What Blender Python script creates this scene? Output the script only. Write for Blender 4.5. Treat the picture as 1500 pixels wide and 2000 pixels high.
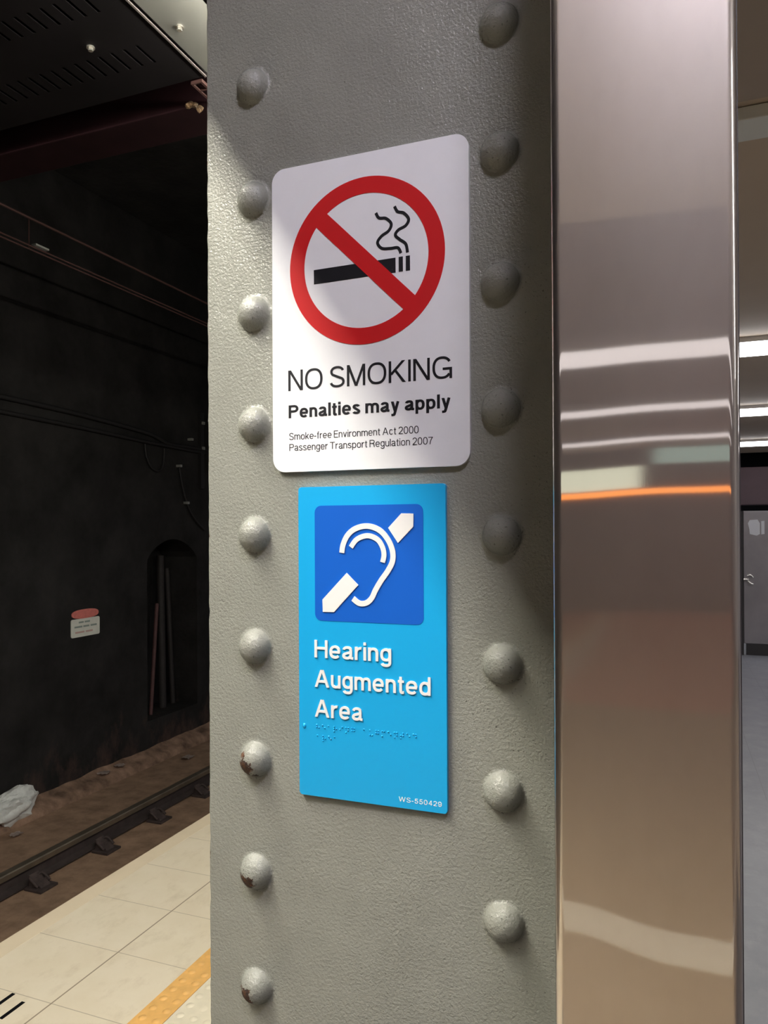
import bpy, bmesh, math, random
from mathutils import Vector, Matrix, noise

for o in list(bpy.data.objects):
    bpy.data.objects.remove(o, do_unlink=True)
SC = bpy.context.scene
COL = SC.collection
PI = math.pi
random.seed(7)

# ------------------------------------------------------------------ camera
F_PX, YAW, PITCH, ROLL, CY = 1448.84, 0.368786, 0.0045628, -0.0050092, 1027.12
EYE = 1.55
fw0 = Vector((-math.sin(YAW), math.cos(YAW), 0)); r0 = Vector((math.cos(YAW), math.sin(YAW), 0)); u0 = Vector((0, 0, 1))
fw = fw0 * math.cos(PITCH) + u0 * math.sin(PITCH)
u1 = u0 * math.cos(PITCH) - fw0 * math.sin(PITCH)
rr = r0 * math.cos(ROLL) + u1 * math.sin(ROLL)
uu = u1 * math.cos(ROLL) - r0 * math.sin(ROLL)
cam_d = bpy.data.cameras.new('camera')
cam = bpy.data.objects.new('camera', cam_d); COL.objects.link(cam)
cam.matrix_world = Matrix(((rr.x, uu.x, -fw.x, 0), (rr.y, uu.y, -fw.y, 0), (rr.z, uu.z, -fw.z, EYE), (0, 0, 0, 1)))
cam_d.sensor_fit = 'HORIZONTAL'; cam_d.sensor_width = 36.0
cam_d.lens = 36.0 * F_PX / 1500.0
cam_d.shift_y = (CY - 1000.0) / 1500.0
cam_d.clip_start = 0.02; cam_d.clip_end = 100
SC.camera = cam

# ------------------------------------------------------------------ world, exposure, light levels
w = bpy.data.worlds.new('world'); SC.world = w; w.use_nodes = True
w.node_tree.nodes['Background'].inputs[0].default_value = (0.9, 0.95, 1, 1)
w.node_tree.nodes['Background'].inputs[1].default_value = 0.0
SC.view_settings.view_transform = 'Standard'; SC.view_settings.look = 'None'
SC.view_settings.exposure = 0.0; SC.view_settings.gamma = 1.0
TUBE_W = 700.0          # warm tubes over the platform edge, before the column
TUBE_FAR_W = 150.0       # the tubes past the column
DOWN_W = 150.0          # square downlight in the soffit
REAR_W = 1.25            # strips far behind
BATTEN_W = 9.0         # ceiling light strips across the platform

# ------------------------------------------------------------------ materials
def new_mat(name):
    m = bpy.data.materials.new(name); m.use_nodes = True
    nt = m.node_tree
    return m, nt, nt.nodes['Principled BSDF']

def coords(nt, scale=(1, 1, 1), loc=(0, 0, 0)):
    tc = nt.nodes.new('ShaderNodeTexCoord'); mp = nt.nodes.new('ShaderNodeMapping')
    mp.inputs['Scale'].default_value = scale; mp.inputs['Location'].default_value = loc
    nt.links.new(tc.outputs['Object'], mp.inputs['Vector'])
    return mp.outputs['Vector']

def noise_node(nt, vec, scale, detail=4, rough=0.55):
    n = nt.nodes.new('ShaderNodeTexNoise')
    n.inputs['Scale'].default_value = scale; n.inputs['Detail'].default_value = detail; n.inputs['Roughness'].default_value = rough
    nt.links.new(vec, n.inputs['Vector'])
    return n.outputs['Fac']

def ramp(nt, fac, stops):
    r = nt.nodes.new('ShaderNodeValToRGB')
    el = r.color_ramp.elements
    while len(el) < len(stops): el.new(0.5)
    for e, (p, c) in zip(el, stops):
        e.position = p; e.color = (c, c, c, 1) if isinstance(c, (int, float)) else (*c, 1)
    nt.links.new(fac, r.inputs[0])
    return r.outputs[0]

def mixc(nt, fac, a, b):
    m = nt.nodes.new('ShaderNodeMix'); m.data_type = 'RGBA'
    if isinstance(fac, (int, float)): m.inputs[0].default_value = fac
    else: nt.links.new(fac, m.inputs[0])
    for s, v in ((6, a), (7, b)):
        if isinstance(v, tuple): m.inputs[s].default_value = (*v, 1)
        else: nt.links.new(v, m.inputs[s])
    return m.outputs[2]

def math_n(nt, op, a, b=None, c=None):
    m = nt.nodes.new('ShaderNodeMath'); m.operation = op
    for i, v in enumerate((a, b, c)):
        if v is None: continue
        if isinstance(v, (int, float)): m.inputs[i].default_value = v
        else: nt.links.new(v, m.inputs[i])
    return m.outputs[0]

def bump(nt, b, h, strength=0.3, dist=0.001, inv=False):
    n = nt.nodes.new('ShaderNodeBump'); n.invert = inv; n.inputs['Strength'].default_value = strength; n.inputs['Distance'].default_value = dist
    nt.links.new(h, n.inputs['Height'])
    if b is not None: nt.links.new(n.outputs[0], b.inputs['Normal'])
    return n.outputs[0]

def plain(name, col, rough=0.5, metal=0.0, spec=0.5, var=0.0, vscale=20, bmp=0.0, bscale=200, bdist=0.001):
    m, nt, b = new_mat(name)
    b.inputs['Base Color'].default_value = (*col, 1); b.inputs['Roughness'].default_value = rough
    b.inputs['Metallic'].default_value = metal; b.inputs['Specular IOR Level'].default_value = spec
    if var > 0 or bmp > 0: v = coords(nt)
    if var > 0:
        f = noise_node(nt, v, vscale, 6, 0.6)
        lo = tuple(max(0, c * (1 - var)) for c in col); hi = tuple(min(1, c * (1 + var)) for c in col)
        nt.links.new(ramp(nt, f, [(0.3, lo), (0.7, hi)]), b.inputs['Base Color'])
    if bmp > 0:
        bump(nt, b, noise_node(nt, v, bscale, 3, 0.5), bmp, bdist)
    return m

def emit(name, col, s):
    m, nt, b = new_mat(name)
    b.inputs['Base Color'].default_value = (0.8, 0.8, 0.8, 1)
    b.inputs['Emission Color'].default_value = (*col, 1); b.inputs['Emission Strength'].default_value = s
    return m

def paint_mat(name, rust='none'):
    """thick grey-green gloss paint with an orange-peel skin; rust: 'edge', 'patch' or 'none'"""
    m, nt, b = new_mat(name)
    v = coords(nt)
    big = noise_node(nt, v, 14, 4, 0.6)
    col = ramp(nt, big, [(0.3, (0.262, 0.262, 0.232)), (0.7, (0.300, 0.300, 0.266))])
    pit = noise_node(nt, v, 420, 2, 0.5)
    where = noise_node(nt, v, 9, 2, 0.5)
    pitm = math_n(nt, 'MULTIPLY', ramp(nt, pit, [(0.66, 0.0), (0.71, 1.0)]), ramp(nt, where, [(0.42, 0.0), (0.6, 0.8)]))
    col = mixc(nt, pitm, col, (0.11, 0.10, 0.085))
    if rust != 'none':
        sep = nt.nodes.new('ShaderNodeSeparateXYZ'); nt.links.new(v, sep.inputs[0])
        if rust == 'edge':
            n1 = noise_node(nt, v, 38, 5, 0.65)
            edge = math_n(nt, 'SUBTRACT', 1.0, math_n(nt, 'MULTIPLY', math_n(nt, 'ADD', sep.outputs[0], 0.197), 170.0))
            mask = math_n(nt, 'GREATER_THAN', math_n(nt, 'ADD', n1, math_n(nt, 'MULTIPLY', math_n(nt, 'MINIMUM', edge, 1.0), 0.30)), 0.745)
            mask = math_n(nt, 'MULTIPLY', mask, math_n(nt, 'GREATER_THAN', edge, 0.0))
        else:
            oi = nt.nodes.new('ShaderNodeObjectInfo')
            av = nt.nodes.new('ShaderNodeVectorMath'); av.operation = 'ADD'
            nt.links.new(v, av.inputs[0]); nt.links.new(oi.outputs['Random'], av.inputs[1])
            n1 = noise_node(nt, av.outputs[0], 95, 5, 0.7)
            cv = nt.nodes.new('ShaderNodeVectorMath'); cv.operation = 'DISTANCE'
            nt.links.new(v, cv.inputs[0]); cv.inputs[1].default_value = (-0.0075, -0.0135, -0.0065)
            d = math_n(nt, 'MULTIPLY', cv.outputs['Value'], -24.0)
            mask = math_n(nt, 'GREATER_THAN', math_n(nt, 'ADD', math_n(nt, 'ADD', n1, d), math_n(nt, 'MULTIPLY', oi.outputs['Random'], 0.08)), 0.30)
        rc = ramp(nt, noise_node(nt, v, 160, 4, 0.7), [(0.35, (0.018, 0.011, 0.009)), (0.6, (0.09, 0.035, 0.014)), (0.78, (0.30, 0.11, 0.03))])
        col = mixc(nt, mask, col, rc)
        nt.links.new(math_n(nt, 'ADD', math_n(nt, 'MULTIPLY', mask, 0.5), 0.19), b.inputs['Roughness'])
    else:
        b.inputs['Roughness'].default_value = 0.19
    nt.links.new(col, b.inputs['Base Color'])
    h1 = noise_node(nt, v, 330, 3, 0.6)
    h2 = noise_node(nt, coords(nt, (1, 1, 0.45)), 60, 3, 0.5)
    h = math_n(nt, 'SUBTRACT', math_n(nt, 'ADD', math_n(nt, 'MULTIPLY', h1, 0.7), math_n(nt, 'MULTIPLY', h2, 0.35)), math_n(nt, 'MULTIPLY', pitm, 0.5))
    bump(nt, b, h, 0.8, 0.0024)
    b.inputs['Specular IOR Level'].default_value = 0.55
    return m

def steel_mat(name, tint=(0.89, 0.82, 0.76), vertical=True):
    m, nt, b = new_mat(name)
    out = nt.nodes['Material Output']
    v = coords(nt)
    grain = noise_node(nt, coords(nt, (2600, 2600, 60)), 1.0, 2, 0.6)
    wave = noise_node(nt, coords(nt, (11, 4, 2.6), (0.7, 0, 0.3)), 1.0, 0, 0.4)
    smear = noise_node(nt, coords(nt, (9, 9, 6)), 1.0, 4, 0.6)
    n1 = bump(nt, None, wave, 1.0, 0.0036, True)
    bn = nt.nodes.new('ShaderNodeBump'); bn.inputs['Strength'].default_value = 0.10; bn.inputs['Distance'].default_value = 0.00004
    nt.links.new(grain, bn.inputs['Height']); nt.links.new(n1, bn.inputs['Normal'])
    tan = nt.nodes.new('ShaderNodeTangent'); tan.direction_type = 'RADIAL'; tan.axis = 'Z'
    lobes = []
    for rgh, an in ((0.050, 0.6), (0.40, 0.0)):
        g = nt.nodes.new('ShaderNodeBsdfAnisotropic')
        g.distribution = 'GGX'
        g.inputs['Roughness'].default_value = rgh
        g.inputs['Anisotropy'].default_value = an
        g.inputs['Rotation'].default_value = 0.25
        g.inputs['Color'].default_value = (*tint, 1)
        nt.links.new(bn.outputs[0], g.inputs['Normal']); nt.links.new(tan.outputs[0], g.inputs['Tangent'])
        lobes.append(g)
    mx = nt.nodes.new('ShaderNodeMixShader')
    nt.links.new(ramp(nt, smear, [(0.35, 0.42), (0.75, 0.50)]), mx.inputs[0])
    nt.links.new(lobes[0].outputs[0], mx.inputs[1]); nt.links.new(lobes[1].outputs[0], mx.inputs[2])
    # sparse dark scratches
    sc = noise_node(nt, coords(nt, (30, 30, 9), (3.1, 0, 1.7)), 3.0, 6, 0.7)
    d = nt.nodes.new('ShaderNodeBsdfDiffuse'); d.inputs[0].default_value = (0.16, 0.13, 0.11, 1)
    mx2 = nt.nodes.new('ShaderNodeMixShader')
    nt.links.new(ramp(nt, sc, [(0.5, 0.05), (0.75, 0.09)]), mx2.inputs[0])
    nt.links.new(mx.outputs[0], mx2.inputs[1]); nt.links.new(d.outputs[0], mx2.inputs[2])
    nt.links.new(mx2.outputs[0], out.inputs['Surface'])
    return m

def tile_mat(name, c1, c2, px, ox, py, oy, jw, jcol, rough=0.45, stain=0.35, stain_col=(0.3, 0.24, 0.17)):
    m, nt, b = new_mat(name)
    v = coords(nt); sep = nt.nodes.new('ShaderNodeSeparateXYZ'); nt.links.new(v, sep.inputs[0])
    def joint(axis, p, o, jw):
        f = math_n(nt, 'FRACT', math_n(nt, 'DIVIDE', math_n(nt, 'SUBTRACT', sep.outputs[axis], o), p))
        d = math_n(nt, 'MULTIPLY', math_n(nt, 'MINIMUM', f, math_n(nt, 'SUBTRACT', 1.0, f)), p)
        return math_n(nt, 'LESS_THAN', d, jw)
    jx = joint(0, px, ox, jw); jy = joint(1, py, oy, jw * 0.6)
    col = ramp(nt, noise_node(nt, v, 5, 6, 0.65), [(0.3, c1), (0.7, c2)])
    st = math_n(nt, 'MULTIPLY', ramp(nt, noise_node(nt, coords(nt, (1, 0.6, 1)), 11, 8, 0.72), [(0.52, 0.0), (0.72, 1.0)]), stain)
    col = mixc(nt, st, col, stain_col)
    col = mixc(nt, math_n(nt, 'MULTIPLY', jy, 0.6), col, jcol)
    col = mixc(nt, jx, col, jcol)
    nt.links.new(col, b.inputs['Base Color']); b.inputs['Roughness'].default_value = rough
    return m

PAINT = paint_mat('grey_green_paint', 'edge')
PAINT_RIV = paint_mat('rivet_paint')
PAINT_RUST = paint_mat('rivet_paint_chipped', 'patch')
STEEL = steel_mat('brushed_steel')
WHITE = plain('white_enamel', (0.88, 0.88, 0.90), 0.32, spec=0.5, var=0.02, vscale=30)
RED = plain('sign_red', (0.62, 0.012, 0.016), 0.35)
BLACK = plain('sign_black', (0.006, 0.006, 0.010), 0.4)
LBLUE = plain('sky_blue_acrylic', (0.010, 0.40, 0.80), 0.33)
DBLUE = plain('royal_blue', (0.006, 0.115, 0.58), 0.36)
RAISED = plain('raised_white', (0.88, 0.86, 0.84), 0.45)
SOOT = plain('sooty_wall', (0.020, 0.019, 0.019), 0.8, var=0.45, vscale=2.2, bmp=0.4, bscale=14, bdist=0.02, spec=0.2)
def sooty():
    m = plain('sooty_tunnel_wall', (0.020, 0.019, 0.019), 0.8, var=0.45, vscale=2.2, bmp=0.4, bscale=14, bdist=0.02, spec=0.2)
    nt = m.node_tree; b = nt.nodes['Principled BSDF']
    old = b.inputs['Base Color'].links[0].from_socket
    v = coords(nt); sep = nt.nodes.new('ShaderNodeSeparateXYZ'); nt.links.new(v, sep.inputs[0])
    n1 = noise_node(nt, coords(nt, (1, 1.0, 0.55)), 3.5, 7, 0.72)
    low = math_n(nt, 'MULTIPLY', math_n(nt, 'ADD', sep.outputs[2], 1.0), -0.32)
    c = mixc(nt, ramp(nt, math_n(nt, 'ADD', n1, low), [(0.44, 0.0), (0.62, 0.85)]), old, (0.075, 0.047, 0.040))
    c = mixc(nt, ramp(nt, noise_node(nt, v, 16, 6, 0.75), [(0.70, 0.0), (0.76, 0.5)]), c, (0.10, 0.09, 0.085))
    nt.links.new(c, b.inputs['Base Color'])
    return m
SOOTWALL = sooty()
DARKPANEL = plain('dark_panel', (0.0075, 0.0065, 0.0075), 0.7, var=0.2, vscale=4, spec=0.06)
GREYPANEL = plain('grey_panel', (0.10, 0.10, 0.094), 0.5, var=0.1, vscale=4, spec=0.2)
VOID = plain('black_recess', (0.004, 0.004, 0.005), 0.9, spec=0.1)
MAROON = plain('maroon_beam', (0.012, 0.0045, 0.006), 0.7, var=0.3, vscale=6, spec=0.08)
PLUM = plain('plum_beam', (0.075, 0.042, 0.050), 0.6, var=0.25, vscale=1.5)
RUST = plain('rust', (0.05, 0.026, 0.009), 0.85, var=0.6, vscale=60, bmp=0.5, bscale=120)
BED = plain('grimy_track_bed', (0.34, 0.225, 0.155), 0.9, var=0.3, vscale=6, bmp=0.6, bscale=30, bdist=0.01, spec=0.15)
KERB = plain('grimy_kerb', (0.27, 0.175, 0.125), 0.9, var=0.6, vscale=5, bmp=0.7, bscale=18, bdist=0.02, spec=0.15)
RAILTOP = plain('worn_rail_head', (0.26, 0.22, 0.17), 0.4, metal=0.7, var=0.2, vscale=8)
RAILM = plain('grimy_rail_steel', (0.045, 0.033, 0.032), 0.7, metal=0.0, var=0.3, vscale=12)
CHAIRM = plain('grimy_cast_iron', (0.060, 0.042, 0.040), 0.75, var=0.4, vscale=25)
COPPER = plain('dull_copper', (0.060, 0.030, 0.028), 0.6, metal=0.2, spec=0.2)
CABLEM = plain('black_cable', (0.012, 0.011, 0.012), 0.6)
CLIP = plain('galvanised', (0.42, 0.42, 0.40), 0.4, metal=0.5)
BOLTM = plain('bright_bolt', (0.75, 0.73, 0.68), 0.25, metal=0.9)
NICHEM = plain('niche_pipe', (0.018, 0.014, 0.014), 0.7, var=0.3, vscale=10)
PINKPLANK = plain('reddish_pole', (0.10, 0.045, 0.045), 0.7, var=0.3, vscale=8)
BAG = plain('white_plastic', (0.80, 0.82, 0.80), 0.5, var=0.12, vscale=25)
PAPER = plain('dirty_paper', (0.50, 0.42, 0.38), 0.8, var=0.2, vscale=40)
DANGER = plain('faded_red', (0.75, 0.22, 0.19), 0.5, var=0.1, vscale=30)
DWHITE = plain('grimy_white', (0.80, 0.81, 0.74), 0.5, var=0.05, vscale=12)
DTEXT = plain('faded_print', (0.30, 0.36, 0.33), 0.6)
DTEXTR = plain('faded_red_print', (0.62, 0.42, 0.38), 0.6)
SOFFIT_DIM = plain('soffit_dimmed_brown', (0.40, 0.335, 0.285), 0.7, var=0.04, vscale=3)  # front of the same soffit, its dimmer look put into the colour
SOFFIT_LIT = plain('soffit_brightened', (0.84, 0.81, 0.79), 0.7, var=0.05, vscale=3)  # rear of that soffit, whitened so the steel mirrors it brighter
REARCEIL = plain('rear_ceiling_paint', (0.26, 0.21, 0.20), 0.6)
CEILM = plain('ceiling_paint', (0.58, 0.47, 0.36), 0.6, var=0.05, vscale=1)
HOARD = plain('hoarding_steel', (0.36, 0.34, 0.35), 0.38, metal=0.55, var=0.14, vscale=2.2)
PLINTH = plain('dark_plinth', (0.045, 0.040, 0.040), 0.6)
LAMPBODY = plain('lamp_body', (0.75, 0.75, 0.75), 0.5)
GLOW = emit('cool_diffuser', (0.97, 0.97, 1.0), BATTEN_W)
TUBE = emit('fluorescent_tube', (1.0, 0.97, 0.84), TUBE_W)
TUBE_FAR = emit('dim_fluorescent_tube', (1.0, 0.95, 0.80), TUBE_FAR_W)
REARGLOW = emit('rear_diffuser', (0.97, 0.95, 1.0), REAR_W)
DOWN = emit('downlight_lens', (0.91, 0.87, 1.0), DOWN_W)
ORANGE = emit('orange_led', (1.0, 0.30, 0.03), 2.2)
PALEGLOW = emit('pale_lit_panel', (0.92, 1.0, 0.80), 1.1)
TEALGLOW = emit('teal_lit_panel', (0.45, 0.75, 0.70), 0.55)
CREAM = tile_mat('cream_floor_tile', (0.74, 0.65, 0.50), (0.80, 0.72, 0.58), 0.4525, -1.905, 0.315, 1.880, 0.0028, (0.30, 0.24, 0.17), stain=0.30, stain_col=(0.42, 0.32, 0.20))
GREYT = tile_mat('grey_floor_tile', (0.17, 0.17, 0.192), (0.225, 0.225, 0.243), 0.30, 0.2, 0.60, 0.1, 0.002, (0.15, 0.15, 0.16), rough=0.35, stain=0.25, stain_col=(0.36, 0.36, 0.37))
BOUNCECUT = tile_mat('bounce_cut_floor', (0.07, 0.07, 0.072), (0.09, 0.09, 0.092), 0.30, 0.2, 0.30, 0.1, 0.002, (0.05, 0.05, 0.05), rough=0.5, stain=0.1)  # dark tone added out of view to soak up floor bounce
WARMT = tile_mat('warm_floor_tile', (0.40, 0.30, 0.19), (0.46, 0.36, 0.24), 0.30, 0.2, 0.60, 0.1, 0.002, (0.4, 0.33, 0.25), rough=0.5, stain=0.2)
TERRA = tile_mat('terracotta_floor_tile', (0.55, 0.26, 0.17), (0.62, 0.32, 0.22), 0.30, 0.2, 0.60, 0.1, 0.002, (0.2, 0.13, 0.1), rough=0.5, stain=0.2)
YELLOW = plain('yellow_tactile', (0.80, 0.46, 0.15), 0.5, var=0.12, vscale=18)
IVORY = plain('ivory_tactile', (0.78, 0.71, 0.56), 0.5, var=0.08, vscale=14)
PALESTRIP = plain('pale_floor_strip', (0.80, 0.74, 0.60), 0.5)
NOSING = plain('platform_nosing', (0.74, 0.63, 0.47), 0.6, var=0.06, vscale=3)
CONC = plain('platform_face', (0.10, 0.085, 0.07), 0.9, var=0.3, vscale=5)
PALEWALL = plain('pale_wall', (0.62, 0.60, 0.62), 0.5)
REARW = plain('rear_wall', (0.10, 0.050, 0.052), 0.7, var=0.2, vscale=2)

# ------------------------------------------------------------------ mesh helpers
def link(name, me, mat=None, parent=None, loc=None):
    o = bpy.data.objects.new(name, me); COL.objects.link(o)
    if mat is not None:
        for mm in (mat if isinstance(mat, (list, tuple)) else [mat]): me.materials.append(mm)
    if parent is not None: o.parent = parent
    if loc is not None: o.location = loc
    return o

def obj(name, bm, mat=None, parent=None, loc=None, smooth=None):
    bmesh.ops.recalc_face_normals(bm, faces=bm.faces)
    me = bpy.data.meshes.new(name); bm.to_mesh(me); bm.free()
    if smooth is not None:
        for p in me.polygons: p.use_smooth = True
        me.set_sharp_from_angle(angle=math.radians(smooth))
    return link(name, me, mat, parent, loc)

def thing(name, label, cat, loc=(0, 0, 0), group=None):
    o = bpy.data.objects.new(name, None); COL.objects.link(o); o.location = loc
    o.empty_display_size = 0.05
    return tag(o, label, cat, group)

def tag(o, label, cat, group=None):
    o['label'] = label; o['category'] = cat
    if group: o['group'] = group
    return o

def struct(o):
    o['kind'] = 'structure'; return o

def box(bm, x0, x1, y0, y1, z0, z1, bevel=0.0, seg=2):
    r = bmesh.ops.create_cube(bm, size=1.0)
    vs = r['verts']
    for v in vs:
        v.co = Vector((x0 + (v.co.x + .5) * (x1 - x0), y0 + (v.co.y + .5) * (y1 - y0), z0 + (v.co.z + .5) * (z1 - z0)))
    if bevel > 0:
        es = list({e for v in vs for e in v.link_edges})
        bmesh.ops.bevel(bm, geom=es, offset=bevel, segments=seg, profile=0.5, affect='EDGES')
    return vs

def BX(*a, **k):
    bm = bmesh.new(); box(bm, *a, **k); return bm

def prism(bm, pts, y0, y1, bevel=0.0):
    """outline in X,Z extruded along Y from y0 to y1"""
    a = [bm.verts.new((p[0], y0, p[1])) for p in pts]; b = [bm.verts.new((p[0], y1, p[1])) for p in pts]
    n = len(pts)
    f0 = bm.faces.new(a); bm.faces.new(b[::-1])
    for i in range(n): bm.faces.new((a[i], b[i], b[(i + 1) % n], a[(i + 1) % n]))
    if bevel > 0:
        bmesh.ops.bevel(bm, geom=list(f0.edges), offset=bevel, segments=2, profile=0.5, affect='EDGES')

def rrect(x0, x1, z0, z1, r, n=8):
    P = []
    for cx, cz, a0 in ((x1 - r, z1 - r, 0), (x0 + r, z1 - r, 90), (x0 + r, z0 + r, 180), (x1 - r, z0 + r, 270)):
        for i in range(n + 1):
            a = math.radians(a0 + 90 * i / n); P.append((cx + r * math.cos(a), cz + r * math.sin(a)))
    return P

def smooth_path(pts, n=8):
    P = [Vector(p) for p in pts]; out = []
    for i in range(len(P) - 1):
        p0 = P[max(i - 1, 0)]; p1 = P[i]; p2 = P[i + 1]; p3 = P[min(i + 2, len(P) - 1)]
        for k in range(n):
            t = k / n
            out.append(0.5 * ((2 * p1) + (p2 - p0) * t + (2 * p0 - 5 * p1 + 4 * p2 - p3) * t * t + (3 * p1 - p0 - 3 * p2 + p3) * t ** 3))
    out.append(P[-1]); return out

def ribbon(bm, pts, width, y0, y1, n=8, wend=None):
    """flat stroke following an X,Z polyline, y0 front, y1 back"""
    S = smooth_path([(p[0], p[1], 0) for p in pts], n)
    L, R = [], []
    for i, p in enumerate(S):
        d = (S[min(i + 1, len(S) - 1)] - S[max(i - 1, 0)]).normalized()
        nrm = Vector((-d.y, d.x, 0)); wd = width / 2
        L.append(p + nrm * wd); R.append(p - nrm * wd)
    def vv(q, y): return bm.verts.new((q.x, y, q.y))
    lf = [vv(q, y0) for q in L]; rf = [vv(q, y0) for q in R]; lb = [vv(q, y1) for q in L]; rb = [vv(q, y1) for q in R]
    for i in range(len(S) - 1):
        bm.faces.new((lf[i], lf[i + 1], rf[i + 1], rf[i])); bm.faces.new((lb[i], rb[i], rb[i + 1], lb[i + 1]))
        bm.faces.new((lf[i], lb[i], lb[i + 1], lf[i + 1])); bm.faces.new((rf[i], rf[i + 1], rb[i + 1], rb[i]))
    bm.faces.new((lf[0], rf[0], rb[0], lb[0])); bm.faces.new((lf[-1], lb[-1], rb[-1], rf[-1]))

def tube(bm, pts, r, seg=8, n=5):
    S = smooth_path(pts, n); rings = []
    for i, p in enumerate(S):
        d = (S[min(i + 1, len(S) - 1)] - S[max(i - 1, 0)]).normalized()
        up = Vector((0, 0, 1)) if abs(d.z) < 0.9 else Vector((1, 0, 0))
        a = d.cross(up).normalized(); b = d.cross(a)
        rings.append([bm.verts.new(p + a * r * math.cos(2 * PI * k / seg) + b * r * math.sin(2 * PI * k / seg)) for k in range(seg)])
    for q, s in zip(rings, rings[1:]):
        for k in range(seg): bm.faces.new((q[k], q[(k + 1) % seg], s[(k + 1) % seg], s[k]))
    bm.faces.new(rings[0]); bm.faces.new(rings[-1][::-1])

def cyl(bm, p, q, r, seg=16):
    tube(bm, [p, q], r, seg, 1)

def dome(bm, c, r, h, axis='-y', seg=24, rings=7, wob=0.0, skirt=0.0, seed=0):
    """a rounded head rising h from its seat at c"""
    R = (r * r + h * h) / (2 * h); amax = math.asin(min(1, r / R)) if h <= r else PI - math.asin(r / R)
    prof = [(R * math.sin(amax * i / rings), h - R + R * math.cos(amax * i / rings)) for i in range(rings + 1)]
    if skirt: prof += [(r + skirt * .5, 0.0004), (r + skirt, -0.0006)]
    rows = []
    for i, (pr, ph) in enumerate(prof):
        if i == 0: pts = [(0, 0, ph)]
        else: pts = [(pr * math.cos(2 * PI * k / seg), pr * math.sin(2 * PI * k / seg), ph) for k in range(seg)]
        row = []
        for (a, b, hh) in pts:
            if wob:
                q = Vector((a, b, hh)) * 110 + Vector((seed * 3.7, 0, 0)); f = 1 + wob * noise.noise(q)
                a *= f; b *= f; hh *= 1 + wob * noise.noise(q * 1.7)
            if axis == '-y': v = (c[0] + a, c[1] - hh, c[2] + b)
            else: v = (c[0] + a, c[1] + b, c[2] + hh)
            row.append(bm.verts.new(v))
        rows.append(row)
    for k in range(seg): bm.faces.new((rows[0][0], rows[1][k], rows[1][(k + 1) % seg]))
    for a, b in zip(rows[1:], rows[2:]):
        for k in range(seg): bm.faces.new((a[k], b[k], b[(k + 1) % seg], a[(k + 1) % seg]))

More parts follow.
